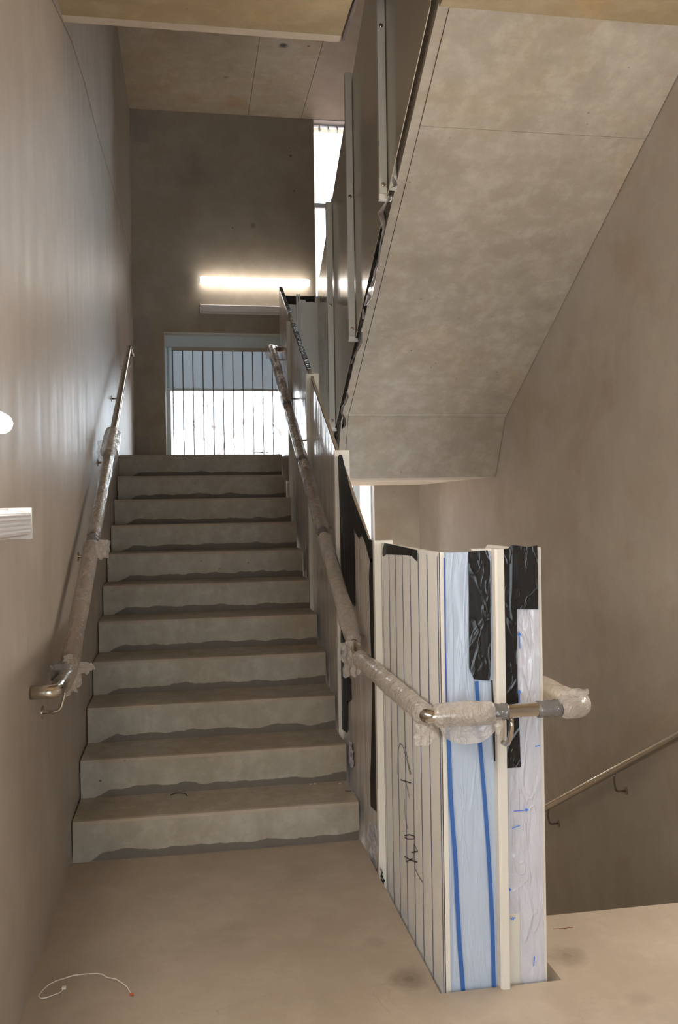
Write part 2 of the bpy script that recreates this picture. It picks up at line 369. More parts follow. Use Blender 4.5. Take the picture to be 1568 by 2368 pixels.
# back wall with its two openings
W1 = (.295, 1.60, 1.90, 3.195); W2 = (1.80, 2.372, 1.10, ZC)
wb = MB()
for a, b in (((0, -2.1), (W1[0], ZC)), ((W1[0], -2.1), (W1[1], W1[2])), ((W1[0], W1[3]), (W1[1], ZC)), ((W1[1], -2.1), (W2[0], ZC)), ((W2[0], -2.1), (W2[1], W2[2])), ((W2[1], -2.1), (XW, ZC))):
    wb.box((a[0], YB, a[1]), (b[0], YB + .3, b[1]))
st(wb.build('wall_back', 'wall_back'))
# ceiling of three cast bays with recessed joints
ce = st(MB().box((0, YF, ZC + .012), (XW, YB + .3, ZC + .2)).build('ceiling', 'joint'))
for i, (a, b) in enumerate(((0, 1.148), (1.152, 1.678), (1.682, XW))):
    MB().box((a, YF, ZC), (b, YB + (.3 if b > 2 else 0), ZC + .012)).build('ceiling_bay', 'ceiling_pale' if i == 2 else 'ceiling', ce)
# floors
fl = [(0, YF), (XW, YF), (XW, -.83), (XS1, -.83), (XS1, -1.24), (XS0, -1.24), (XS0, 0), (0, 0)]
st(MB().prism(fl, 'z', -.24, 0).build('floor', 'floor'))
st(MB().prism([(0, 3.0), (XS0, 3.0), (XS0, 3.3), (XW, 3.3), (XW, YB), (0, YB)], 'z', 1.67, 1.87).build('floor', 'slab_edge'))
up = st(MB().prism([(0, YF), (XW, YF), (XW, -.1), (XS1, -.1), (XS1, -1.24), (XS0, -1.24), (XS0, .22), (0, .22)], 'z', 3.6, 3.78).build('floor', 'slab'))
MB().box((0, .165, 3.585), (XS0, .22, 3.6)).build('edge_strip', 'slab_edge', up)
MB().box((0, YF, 3.585), (XS0, .163, 3.6)).build('soffit_bay', 'slab', up)
st(MB().box((0, 2.17, -2.1), (XW, YB, -1.87)).build('floor', 'floor'))
# pour joint on the left wall at storey level
jl = [on_x(px, py, 0.0) for px, py in ((120, 0), (165, 95), (195, 190), (225, 310), (260, 430), (290, 550), (304, 606))]
stroke('pour_joint', resample(jl, .1), (1, 0, 0), .007, 'mortar_line', bpy.data.objects['wall_left'])

# ------------------------------------------------------------------ stairs
fs = empty('stair_flight', (0, 0, 0), label='precast concrete stair flight of eleven steps climbing beside the left wall', cat='stairs')
for i in range(11):
    y0, z0 = i * T, i * H
    depth = T + .035 if i < 10 else .05
    prof = [(y0 + .006, z0), (y0 + .002, z0 + H - .014), (y0 + .008, z0 + H - .003), (y0 + .020, z0 + H), (y0 + depth, z0 + H), (y0 + depth, z0 - (.02 if i else -.0))]
    if i: prof = [(y0 + .006, z0 - .001)] + prof[1:5] + [(y0 + depth, z0 - .001)]
    if i == 10: prof = [(y0 + .006, z0 - .001), (y0 + .002, z0 + H - .014), (y0 + .008, z0 + H - .003), (y0 + .02, z0 + H), (y0 - .001 + .0 + .02, z0 + H)]; prof = [(y0 - .004, z0), (y0 - .008, z0 + H - .014), (y0 - .004, z0 + H - .003), (y0 - .0005, z0 + H), (y0 - .0005, z0)]
    MB().prism(prof, 'x', .006, 1.212).build('step', 'step', fs, loc=(.006, y0, z0))
bp = [(.34 - .3 + .0, -.24), (.05, -.002)] + [(i * T + .05, i * H - .002) for i in range(1, 10)] + [(2.99, 9.4 * H), (2.99, 1.60), (2.85, 1.46), (.45, -.24)]
MB().prism(bp, 'x', .008, 1.210).build('flight_slab', 'soffit', fs)
# flight going down behind the well
fd = empty('stair_flight', (0, 0, 0), label='concrete stair flight going down beyond the lower handrail', cat='stairs')
for i in range(10):
    y0 = -.83 + i * T; z1 = -(i + 1) * H
    MB().prism([(y0, z1 - .10), (y0, z1), (y0 + T, z1), (y0 + T, z1 - .10)], 'x', XS1 + .004, XW - .006).build('step', 'step', fd, loc=(XS1, y0, z1))
MB().prism([(-.82, -.27), (2.16, -1.955), (2.16, -2.08), (1.9, -2.08), (-.82, -.52)], 'x', XS1 + .006, XW - .008).build('flight_slab', 'soffit', fd)
# flight going up over the well, seen from below
fu = empty('stair_flight', (0, 0, 0), label='concrete stair flight overhead, its rough underside sloping up toward the camera', cat='stairs')
SA = lambda y: 3.555 - .58 * y                     # underside line
saw = []
for k in range(11):
    y = 3.3 - .3 * k; saw += [(y, 1.87 + k * H), (y, 1.87 + (k + 1) * H)]
YJ = .42
prof_lo = [(YJ + .003, SA(YJ)), (2.5, SA(2.5))]
MB().prism([(YJ, SA(YJ) + .012)] + [(2.5, SA(2.5) + .012), (2.72, 1.70), (3.29, 1.70)] + saw[:-1] + [(.3, 3.735), (-.095, 3.735), (-.095, SA(-.095) + .012)], 'x', XS1 + .05, XW - .004).build('flight_slab', 'soffit', fu)
MB().prism([(-.093, SA(-.093)), (YJ - .003, SA(YJ)), (YJ - .003, SA(YJ) + .012), (-.093, SA(-.093) + .012)], 'x', XS1 + .05, XW - .004).build('soffit_panel', 'soffit', fu)
MB().prism([(YJ + .003, SA(YJ)), (2.497, SA(2.497)), (2.497, SA(2.497) + .012), (YJ + .003, SA(YJ) + .012)], 'x', XS1 + .05, XW - .004).build('soffit_panel', 'soffit', fu)
MB().prism([(2.503, SA(2.503)), (2.74, 1.668), (3.29, 1.668), (3.29, 1.698), (2.75, 1.698), (2.515, SA(2.503) + .012)], 'x', XS1 + .05, XW - .004).build('soffit_panel', 'soffit', fu)
MB().prism([(-.093, SA(-.093) + .008), (2.5, SA(2.5) + .008), (2.745, 1.676), (3.29, 1.676)] + saw[:-1] + [(.3, 3.735), (-.093, 3.735)], 'x', XS1, XS1 + .048).build('edge_beam', 'soffit', fu)

# ------------------------------------------------------------------ windows
def window(n, W_, bars_x, bars_z, ydeep, f=.05):
    r = empty('window_%d' % n, (0, 0, 0), kind='structure')
    x0, x1, z0, z1 = W_
    mb = MB()
    for a, b in (((x0, z0), (x0 + f, z1)), ((x1 - f, z0), (x1, z1)), ((x0 + f, z0), (x1 - f, z0 + f)), ((x0 + f, z1 - f), (x1 - f, z1))):
        mb.box((a[0], ydeep, a[1]), (b[0], ydeep + .06, b[1]))
    mb.build('window_frame', 'frame', r)
    for (bx, w) in bars_x: MB().box((bx - w / 2, ydeep, z0 + f), (bx + w / 2, ydeep + .06, z1 - f)).build('mullion', 'frame', r)
    for (bz, w) in bars_z: MB().box((x0 + f, ydeep - .005, bz - w / 2), (x1 - f, ydeep + .065, bz + w / 2)).build('transom', 'frame', r)
    MB().box((x0 + f, ydeep + .025, z0 + f), (x1 - f, ydeep + .031, z1 - f)).build('pane', 'glass', r)
    lin = MB()
    lin.box((x0, YB + .001, z0), (x0 + .006, ydeep, z1)); lin.box((x1 - .006, YB + .001, z0), (x1, ydeep, z1))
    lin.box((x0 + .006, YB + .001, z1 - .006), (x1 - .006, ydeep, z1)); lin.box((x0 + .006, YB - .0, z0), (x1 - .006, ydeep, z0 + .006))
    lin.build('window_reveal', 'reveal', r)
    return r
w1 = window(1, W1, [], [], YB + .20)
MB().box((W1[0] + .006, YB + .13, W1[3] - .12), (W1[1] - .006, YB + .2, W1[3] - .006)).build('head_box', 'frame', w1)
w2 = window(2, W2, [(2.205, .07)], [(4.53, .045)], YB + .10, f=.018)
for x in (1.87, 1.96, 2.05):
    MB().prism([(x - .006, ZC - .05), (x + .006, ZC - .05), (x + .012, ZC - .095), (x + .004, ZC - .095)], 'y', YB + .03, YB + .09).build('head_fin', 'reveal', w2)
b = empty('roller_blind', (0, 0, 0), label='grey roller blind pulled halfway down over the landing window', cat='blind')
MB().box((W1[0] + .02, YB + .165, 2.665), (W1[1] - .02, YB + .168, 3.08)).build('fabric', 'blind', b)
MB().box((W1[0] + .02, YB + .158, 2.645), (W1[1] - .02, YB + .175, 2.667)).build('bottom_bar', 'frame', b)
MB().tube([(W1[0] + .02, YB + .166, 3.085), (W1[1] - .02, YB + .166, 3.085)], .012, 12).build('roller', 'frame', b, smooth=True)
g = empty('guard_railing', (0, YB + .07, 1.9), label='thin barred guard railing standing inside the landing window', cat='railing')
YG = YB + .07
def local(mb, name, m, root, **k): 
    o = mb.build(name, m, root, **k); o.location = Vector(o.location) - root.location; return o
local(MB().box((.362, YG - .012, 3.028), (1.585, YG + .012, 3.062)), 'top_rail', 'rail_paint', g)
local(MB().box((.362, YG - .012, 1.93), (1.585, YG + .012, 1.95)), 'bottom_rail', 'rail_paint', g)
for i in range(13):
    x = .372 + .0985 * i
    local(MB().tube([(x, YG, 1.95), (x, YG, 3.028)], .0048, 8), 'bar', 'bar', g, smooth=True)

# ------------------------------------------------------------------ wall cover plates
for (a, bb, lab) in (((312, 267), (344, 330), 'flat grey cover plate just under the ceiling at the left wall corner'), ((316, 733), (347, 799), 'flat grey cover plate beside the window head in the left corner'), ((318, 1009), (347, 1060), 'flat grey cover plate just above the top step in the corner')):
    p, q = on_y(*a, YB), on_y(*bb, YB)
    tag(MB().box((max(.004, p.x - .02), YB - .006, q.z), (q.x, YB, p.z)).build('cover_plate', 'plate'), lab, 'cover plate')

# ------------------------------------------------------------------ lamps
def tube_light(name, ax, c, L, r, lit, off, label):
    """ax: axis 'x' or 'y'; c: centre of tube; off: vector to the wall"""
    o = empty(name, c, label=label, cat='light', group=None)
    d = Vector((1, 0, 0)) if ax == 'x' else Vector((0, 1, 0)); c = Vector(c); w = Vector(off)
    def add(mb, nm, m, **k):
        q = mb.build(nm, m, o, **k); q.location = Vector(q.location) - c; return q
    def rounded(i, t, n): return r
    n = 9; ends = []
    pth = [c - d * (L / 2)] + [c - d * (L / 2 - .03 + .03 * math.cos(math.pi / 2 * k / 5)) for k in (1, 3)] + [c - d * (L / 2 - .03), c + d * (L / 2 - .03)] + [c + d * (L / 2 - .03 + .03 * math.cos(math.pi / 2 * k / 5)) for k in (3, 1)] + [c + d * (L / 2)]
    rr = [r * .55, r * .8, r * .95, r, r, r * .95, r * .8, r * .55]
    add(MB().tube([c - d * (L / 2 - .012), c - d * (L / 2 - .02), c + d * (L / 2 - .02), c + d * (L / 2 - .012)], r, 24, rf=lambda i, t: r * (.86 if i in (0, 3) else 1)), 'opal_tube', lit, smooth=False)
    for s_ in (-1, 1):
        add(MB().tube([c + d * s_ * (L / 2 - .012), c + d * s_ * (L / 2)], r * .8, 20), 'end_cap', 'white_metal')
        a_ = c + d * s_ * (L / 2 - .2)
        mb = MB(); e = a_ + w
        lo = Vector((min(a_.x, e.x), min(a_.y, e.y), a_.z - .012)) - Vector((abs(d.x), abs(d.y), 0)) * .02
        hi = Vector((max(a_.x, e.x), max(a_.y, e.y), a_.z + .012)) + Vector((abs(d.x), abs(d.y), 0)) * .02
        mb.box(tuple(lo), tuple(hi)); add(mb, 'bracket', 'white_metal')
    return o
def box_light(name, ax, c, L, dep, hgt, label, sgn):
    """unlit linear fitting: tray against the wall, ribbed diffuser in front"""
    o = empty(name, c, label=label, cat='light'); c = Vector(c)
    def add(mb, nm, m, **k):
        q = mb.build(nm, m, o, **k); q.location = Vector(q.location) - c; return q
    # profile in (depth, height), depth measured from the wall
    ribs = []
    for k in range(13):
        z = hgt / 2 - .008 - (hgt - .016) * k / 12
        ribs += [(dep - (.0012 if k % 2 else 0) - (.012 if k in (0, 12) else 0), z)]
    prof = [(.02, hgt / 2 - .004)] + ribs + [(.02, -hgt / 2 + .004)]
    def place(pr, a, b_):
        if ax == 'x': return MB().prism([(0, 0)] * 0 + [(p[0], p[1]) for p in pr], 'x', a, b_)
    def build(pr, a, b_, nm, m, bev=0):
        mb = MB(); n = len(pr)
        for t in (a, b_):
            for (dd, zz) in pr:
                mb.v.append((c.x + t, YB - dd, c.z + zz) if ax == 'x' else (sgn * dd + (0 if sgn > 0 else XW), c.y + t, c.z + zz))
        mb.f = [tuple(range(n))[::-1], tuple(range(n, 2 * n))] + [(i, (i + 1) % n, n + (i + 1) % n, n + i) for i in range(n)]
        add(mb, nm, m)
    build(prof, -L / 2 + .012, L / 2 - .012, 'diffuser', 'ribbed')
    build([(0.001, hgt / 2), (.022, hgt / 2), (.022, -hgt / 2), (0.001, -hgt / 2)], -L / 2 + .012, L / 2 - .012, 'tray', 'white_metal')
    build([(0.001, hgt / 2 + .001), (dep + .001, hgt / 2 + .001), (dep + .001, -hgt / 2 - .001), (0.001, -hgt / 2 - .001)], -L / 2, -L / 2 + .012, 'end_cap', 'white_metal')
    build([(0.001, hgt / 2 + .001), (dep + .001, hgt / 2 + .001), (dep + .001, -hgt / 2 - .001), (0.001, -hgt / 2 - .001)], L / 2 - .012, L / 2, 'end_cap', 'white_metal')
    return o
MT['ribbed'] = plain('ribbed_clear_diffuser', srgb(214, 206, 202), rough=.3, bump=.4, bscale=(1, 1, 900), var=.02)
tube_light('tube_light', 'x', (1.19, 4.985, 3.695), 1.10, .036, 'lamp_far', (0, .06, 0), 'lit white tube light on the far wall above the landing window')
box_light('strip_light', 'x', (1.215, YB, 3.425), 1.14, .07, .088, 'unlit strip light under the lit tube on the far wall', 1)
tube_light('tube_light', 'y', (.055, -2.07, 1.672), 1.16, .024, 'lamp', (-.05, 0, 0), 'lit tube light on the left wall cut by the photo edge')
box_light('strip_light', 'y', (0, -1.85, 1.424), 1.16, .08, .082, 'unlit ribbed strip light on the left wall near the lit tube', 1)
tube_light('tube_light', 'y', (XW - .055, -.95, 1.70), 1.16, .024, 'lamp_side', (.05, 0, 0), 'unseen lit tube light added on the right wall facing the landing')  # out of view; sited from the shadow edge opposite, added for brightness
tag(MB().tube([(.012, -1.52, 1.333), (.012, -2.6, 1.333)], .008, 10).build('conduit', 'cream', smooth=True), 'thin cream conduit under the ribbed strip light on left wall', 'conduit')
tube_light('tube_light', 'y', (.055, -3.35, 1.95), 1.16, .024, 'lamp_side', (-.05, 0, 0), 'unseen lit tube light added on the left wall behind the camera')  # unseen lamp added behind the camera to brighten the landing
tube_light('tube_light', 'y', (XW - .055, 4.2, -.2), 1.16, .028, 'lamp', (.05, 0, 0), 'added lit tube light, unseen, low on the right wall downstairs')  # unseen lamp added to brighten the well below

# ------------------------------------------------------------------ balustrades
TOP = lambda y: 1.312 if y < -.13 else 1.386 + .566 * y
BOT = lambda y: -.33 if y < -.1 else -.274 + .567 * y
def panel_poly(y0, y1, top, bot, kinks=()):
    ks = [k for k in kinks if y0 < k < y1]
    return [(y0, bot(y0))] + [(k, bot(k)) for k in ks] + [(y1, bot(y1)), (y1, top(y1))] + [(k, top(k)) for k in reversed(ks)] + [(y0, top(y0))]
B = empty('stair_balustrade', (0, 0, 0), label='film-wrapped sheet balustrade around the stair well, cream posts and black tape', cat='balustrade')
def rib_sheet(name, poly, x, amp, m, parent, seed, step=.03, clipz=None):
    """wrinkled film: a grid clipped to the polygon's top and bottom lines"""
    ys = [p[0] for p in poly]; y0, y1 = min(ys), max(ys)
    ny = max(2, int((y1 - y0) / step)); nz = 26
    def span(y):
        zz = []
        for i in range(len(poly)):
            a, b_ = poly[i], poly[(i + 1) % len(poly)]
            if abs(a[0] - b_[0]) < 1e-6:
                if abs(a[0] - y) < 1e-4: zz += [a[1], b_[1]]
            elif min(a[0], b_[0]) - 1e-6 <= y <= max(a[0], b_[0]) + 1e-6:
                zz.append(a[1] + (b_[1] - a[1]) * (y - a[0]) / (b_[0] - a[0]))
        return min(zz), max(zz)
    mb = MB()
    for i in range(ny + 1):
        y = y0 + (y1 - y0) * i / ny; lo, hi = span(min(max(y, y0 + 1e-5), y1 - 1e-5))
        for j in range(nz + 1):
            z = lo + (hi - lo) * j / nz
            e = min(1, 6 * min(i, ny - i) / ny)
            d = (noise.noise(Vector((y * 14 + seed, z * 1.1, seed))) + .6 * noise.noise(Vector((y * 34, z * 3 + seed, 2.2)))) * amp * e
            mb.v.append((x - amp * .9 - d, y, z))
    for i in range(ny):
        for j in range(nz):
            q = i * (nz + 1) + j; mb.f.append((q, q + 1, q + nz + 2, q + nz + 1))
    return mb.build(name, m, parent, smooth=True)
spans = [(-1.215, -.403), (-.367, .508), (.544, 1.501), (1.537, 2.497), (2.533, 3.225)]
kinks = (-.13, -.1)
panels = []
for i, (a, b_) in enumerate(spans):
    pp = panel_poly(a, b_, TOP, BOT, kinks)
    p = MB().prism(pp, 'x', XB0 - .008, XB0 + .008).build('panel', 'panel' if i else 'white_film', B); panels.append(p)
    if i: rib_sheet('protective_film', [(q[0], q[1]) for q in pp], XB0 - .009, .0035, 'grey_film', p, i * 3.1)
for i, (y, zt) in enumerate(((-.385, 1.322), (.526, 1.735), (1.519, 2.262), (2.515, 2.785))):
    po = MB().box((XB0 - .036, y - .016, BOT(y) - .05), (XB0 - .009, y + .016, zt)).box((XB0 - .009, y - .016, TOP(y) + .001), (XB0 + .009, y + .016, zt)).box((XB0 + .009, y - .016, BOT(y) - .05), (XB0 + .038, y + .016, zt)).build('post', 'cream' if i < 2 else 'cream_dark', B)
    for zz in (zt - .1, BOT(y) + .35):
        MB().tube([(XB0 + .024, y - .016, zz), (XB0 + .024, y - .021, zz)], .007, 12).build('bolt', 'steel_dark', po)
# P1: printed lines and handwriting on the near panel
XP = XB0 - .0085
for y in (-.43, -.535, -.64, -.748, -.858, -.966, -1.077, -1.194):
    n_ = 14; pts = [(XP, y + .0025 * noise.noise(Vector((y * 9, k * .4, 0))), -.3 + 1.60 * k / n_) for k in range(n_ + 1)]
    stroke('printed_line', pts, (-1, 0, 0), .0052, 'blue_line', panels[0])
hand = [[(919, 1790), (921, 1735), (926, 1719), (932, 1725), (941, 1755), (949, 1792)], [(937, 1722), (941, 1745), (947, 1775), (952, 1790)],
        [(927, 1803), (951, 1811)], [(939, 1806), (948, 1848)], [(936, 1848), (937, 1875), (939, 1900), (944, 1918)],
        [(936, 1932), (948, 1930), (960, 1934), (957, 1940), (944, 1940), (936, 1936)], [(957, 1951), (967, 1968), (952, 1971)],
        [(936, 1980), (952, 1990), (966, 1994)], [(958, 1952), (957, 1980), (961, 2010), (971, 2030), (980, 2043)], [(937, 1979), (940, 1993), (955, 1985)]]
hm = MB()
for h_ in hand: stroke('', resample([on_x(q[0], q[1], XP - .0006) for q in h_], .008), (-1, 0, 0), .004, None, None, mb=hm, build=False)
hm.build('handwriting', 'ink', panels[0])
# black tape on the side panels
flat_x('black_tape', [(890, 1256), (902, 1258), (930, 1264), (955, 1270), (965, 1272), (965, 1298), (953, 1286), (943, 1284), (915, 1283), (893, 1282), (887, 1287), (885, 1281), (886, 1270)], XP, .002, 'tape_matt', panels[0])
XT = XP - .0095
tA = [(782, 1058), (785, 1051), (791, 1052), (806, 1114), (815, 1147), (832, 1192), (853, 1247), (866, 1251), (866, 1300), (857, 1300), (845, 1255), (836, 1232), (831, 1246), (817, 1220), (820, 1330), (821, 1402), (806, 1385), (805, 1409), (797, 1375), (790, 1330), (787, 1200)]
flat_x('black_tape', tA, XT, .002, 'tape_matt', panels[1])
flat_x('black_tape', [(857, 1290), (866, 1296), (868, 1400), (872, 1550), (876, 1700), (878, 1884), (858, 1864), (857, 1800), (859, 1750), (862, 1600), (860, 1530), (857, 1450), (854, 1330)], XT, .002, 'tape_matt', panels[1])
flat_x('black_tape', [(789, 1455), (795, 1480), (803, 1505), (803, 1560), (810, 1570), (812, 1618), (803, 1622), (802, 1640), (803, 1695), (789, 1684), (787, 1560)], XT - .001, .002, 'tape_matt', panels[1])
# crinkled tape on the sloping top edges further up
for k_, (a, b_) in enumerate(((1.62, 2.42), (2.6, 3.2))):
    mb = MB(); n_ = 26
    for i in range(n_ + 1):
        y = a + (b_ - a) * i / n_; w_ = .010 + .010 * noise.noise(Vector((y * 11, k_, 0)))
        for (dx, dz) in ((-.016, -w_), (-.013, .004), (.013, .004), (.016, -w_ * .8)):
            mb.v.append((XB0 + dx, y, TOP(y) + dz + .003 * noise.noise(Vector((y * 40, dx * 99, 1)))))
    for i in range(n_):
        for j in range(3): q = i * 4 + j; mb.f.append((q, q + 1, q + 5, q + 4))
    mb.build('edge_tape', 'tape', panels[3 + k_])
# blue film edges seen beside the posts
for (pi, y) in ((1, .47), (1, .36), (2, 1.46), (2, .60), (3, 2.46), (3, 1.60)):
    stroke('film_edge', [(XT - .002, y + .004 * noise.noise(Vector((y, k * .5, 3))), BOT(y) + .25 + (TOP(y) - BOT(y) - .35) * k / 10) for k in range(11)], (-1, 0, 0), .006, 'blue_stripe' if y < .5 else 'blue_line', panels[pi])

# front panels
YP = -1.222
fl_ = MB().box((XB0 - .008, YP, -.33), (1.402, YP + .014, 1.313)).build('panel', 'blue_film', B)
fr_ = MB().box((1.432, YP, -.33), (1.561, YP + .014, 1.322)).build('panel', 'cream', B)
cp = MB().box((XB0 - .010, YP - .003, -.33), (XB0 + .004, YP + .0, 1.314)).build('corner_trim', 'cream', fl_)
mp = MB().prism([(1.402, YP + .0), (1.402, YP - .03), (1.408, YP - .036), (1.428, YP - .036), (1.430, YP - .034), (1.430, YP)], 'z', -.36, 1.322).build('post', 'cream', B)
MB().box((1.345, YP - .002, 1.316), (1.425, YP + .02, 1.322)).build('cap_strip', 'cream', mp)
def wr_sheet_y(name, poly_px, y, amp, m, parent, seed, nx=26, nz=120, sx=30, sz=6):
    """crinkled film on a plane y=const: outline from left and right boundary points sharing heights"""
    L_, R_ = poly_px; mb = MB()
    def at(b_, t):
        t *= len(b_) - 1; i = min(int(t), len(b_) - 2); f_ = t - i
        return (b_[i][0] * (1 - f_) + b_[i + 1][0] * f_, b_[i][1] * (1 - f_) + b_[i + 1][1] * f_)
    for j in range(nz + 1):
        a = on_y(*at(L_, j / nz), y); c = on_y(*at(R_, j / nz), y)
        for i in range(nx + 1):
            p = a.lerp(c, i / nx); e = min(1, 5 * min(i, nx - i) / nx)
            w_ = noise.noise(Vector((p.x * sx + seed, p.z * sz, seed)) + noise.noise_vector(Vector((p.x * 8, 0, p.z * 5 + seed))) * 1.3)
            d = (abs(w_) ** .6) * amp * e
            mb.v.append((p.x, y - .0015 - d, p.z))
    for j in range(nz):
        for i in range(nx): q = j * (nx + 1) + i; mb.f.append((q, q + 1, q + nx + 2, q + nx + 1))
    return mb.build(name, m, parent, smooth=True)
wr_sheet_y('protective_film', ([(1030, 1280), (1031, 1500), (1037, 1690), (1042, 1900), (1046, 2120), (1047, 2306)], [(1128, 1275), (1130, 1480), (1134, 1640), (1136, 1850), (1138, 2080), (1141, 2294)]), YP - .0, .0035, 'blue_film', fl_, 4.4, sx=24, sz=2.6)
wr_sheet_y('protective_film', ([(1152, 1280), (1154, 1500), (1160, 1760), (1164, 1850), (1163, 2000), (1164, 2112)], [(1207, 1280), (1208, 1500), (1210, 1760), (1207, 1900), (1206, 2020), (1206, 2112)]), YP, .004, 'pale_film', fr_, 9.1)
wr_sheet_y('protective_film', ([(1196, 1400), (1197, 1600), (1200, 1780), (1202, 1950), (1203, 2120), (1204, 2282)], [(1246, 1400), (1249, 1600), (1252, 1780), (1255, 1950), (1257, 2120), (1260, 2274)]), YP - .001, .0055, 'pale_film', fr_, 2.7)
def stripe_y(name, px, y, w, m, parent): return stroke(name, resample([on_y(q[0], q[1], y) for q in px], .03), (0, -1, 0), w, m, parent)
stripe_y('blue_edge_line', [(1027, 1290), (1030, 1500), (1033, 1680)], YP - .0075, .004, 'blue_line', fl_)
stripe_y('blue_stripe', [(1035, 1680), (1038, 1720), (1042, 1840), (1053, 1990), (1056, 2060), (1063, 2190), (1068, 2250), (1072, 2304)], YP - .0075, .0125, 'blue_stripe', fl_)
stripe_y('blue_stripe', [(1102, 1575), (1108, 1690), (1115, 1780), (1122, 1860), (1131, 1990), (1136, 2080), (1140, 2180), (1142, 2290)], YP - .0075, .012, 'blue_stripe', fl_)
flat_y('black_tape', [(1083, 1276), (1127, 1272), (1133, 1300), (1134, 1400), (1135, 1500), (1134, 1560), (1131, 1574), (1096, 1571), (1085, 1545), (1084, 1400)], YP - .008, .002, 'tape', fl_)
flat_y('black_tape', [(1136, 1573), (1139, 1573), (1143, 1650), (1147, 1760), (1143, 1760), (1138, 1660)], YP - .0085, .0015, 'tape', fl_)
flat_y('black_tape', [(1149, 1271), (1176, 1268), (1196, 1266), (1195, 1409), (1196, 1560), (1200, 1660), (1204, 1774), (1160, 1777), (1157, 1650), (1152, 1400)], YP - .0085, .002, 'tape', fr_)
flat_y('black_tape', [(1176, 1268), (1181, 1260), (1200, 1262), (1220, 1265), (1242, 1261), (1243, 1300), (1244, 1409), (1195, 1409), (1193, 1340), (1192, 1268)], YP - .010, .002, 'tape', fr_)
for q in ([(1159, 1838), (1167, 1852), (1163, 1866), (1160, 1880)], [(1162, 1990), (1166, 1999), (1162, 2008)], [(1162, 2027), (1167, 2040), (1165, 2055), (1161, 2063)]):
    flat_y('black_tape', q, YP - .010, .0015, 'tape', fr_)
def arrow(px, head=None):
    mb = MB(); P_ = [on_y(q[0], q[1], YP - .0105) for q in px]
    stroke('', resample(P_, .01), (0, -1, 0), .0028, None, None, mb=mb, build=False)
    if head:
        n = len(mb.v); mb.v += [tuple(on_y(q[0], q[1], YP - .0125)) for q in head]; mb.f.append((n, n + 1, n + 2))
    return mb.build('blue_arrow' if head else 'blue_mark', 'arrow', fr_)
arrow([(1202, 1500), (1201, 1468)], [(1197, 1470), (1206, 1469), (1201, 1462)])
arrow([(1201, 1630), (1201, 1602)], [(1197, 1602), (1205, 1602), (1201, 1593)])
arrow([(1188, 1876), (1216, 1873)], [(1215, 1869), (1216, 1878), (1223, 1872)])
arrow([(1162, 2065), (1177, 2058)], [(1176, 2052), (1178, 2062), (1183, 2057)])
arrow([(1184, 1916), (1190, 1913), (1202, 1909)]); arrow([(1237, 1726), (1249, 1724)]); arrow([(1236, 2211), (1234, 2235)])
arrow([(1181, 2125), (1186, 2120), (1189, 2124), (1187, 2129), (1182, 2126), (1192, 2121)])
# right side of the balustrade along the descending flight
TR = lambda y: 1.312 if y < -.75 else 1.312 - .56 * (y + .75)
BR = lambda y: -.33 if y < -.85 else -.33 - .56 * (y + .85)
for i, (a, b_) in enumerate(((-1.205, -.5), (-.47, .5), (.53, 1.5), (1.53, 2.3))):
    MB().prism(panel_poly(a, b_, TR, BR, (-.85, -.75)), 'x', XB1 + .004, XB1 + .016).build('panel', 'cream', B)
for y in (-.485, .515, 1.515):
    MB().box((XB1 + .017, y - .014, BR(y)), (XB1 + .04, y + .014, TR(y) + .03)).box((XB1 - .012, y - .014, BR(y)), (XB1 + .003, y + .014, TR(y) + .03)).build('post', 'cream', B)
# far return at the half landing
YR = 3.24
rt = MB().box((XB0 - .008, YR, 1.55), (XB1 + .008, YR + .016, 3.145)).build('panel', 'cream_dark', B)
flat_y('black_tape', [(652, 684), (690, 686), (728, 685), (728, 700), (723, 698), (708, 699), (706, 694), (693, 693), (684, 705), (660, 703), (655, 690)], YR - .001, .002, 'tape', rt)
MB().box((1.375, YR - .02, 1.55), (1.388, YR, 3.155)).box((1.393, YR - .02, 1.55), (1.408, YR, 3.155)).build('post', 'cream_dark', B)

# upper balustrade beside the overhead flight
U = empty('stair_balustrade', (0, 0, 0), label='glossy beige sheet balustrade rising along the overhead flight, bolted grey posts', cat='balustrade')
UT = lambda y: 5.045 - .565 * y
UB = lambda y: max(1.58, 3.50 - .595 * y)
upan = []
for (a, b_) in ((-.135, .713), (.717, 1.648), (1.652, 2.468), (2.472, 3.235)):
    ks = [k for k in (3.2268,) if a < k < b_]
    upan.append(MB().prism(panel_poly(a, b_, UT, UB, ks), 'x', XB1 - .002, XB1 + .002).build('panel', 'panel', U))
for i, (y, zb, zt) in enumerate(((.715, UB(.715), 4.74), (1.65, UB(1.65), 4.15), (2.47, UB(2.47), 3.63))):
    mb = MB().box((XB1 - .047, y - .018, zb), (XB1 - .0065, y + .018, zt)).box((XB1 + .0065, y - .018, zb + .03), (XB1 + .045, y + .018, zt))
    mb.box((XB1 - .0065, y - .018, UT(y) + .012), (XB1 + .0065, y + .018, zt))
    po = mb.build('post', 'cream_dark', U)
    MB().box((XB1 - .047, y - .012, zb - .03), (XB1 - .0065, y + .02, zb - .001)).box((XB1 - .0065, y - .012, zb - .03), (XB1 + .02, y + .02, zb - .012)).build('foot_clip', 'cream', po)
    for zz in ([zb + .045] + [zb + .045 + .82 * k for k in (1, 2)]):
        if zz < zt - .02:
            MB().tube([(XB1 - .027, y - .018, zz), (XB1 - .027, y - .0205, zz)], .0115, 14).tube([(XB1 - .027, y - .0205, zz), (XB1 - .027, y - .025, zz)], .007, 12).build('bolt', 'steel', po)
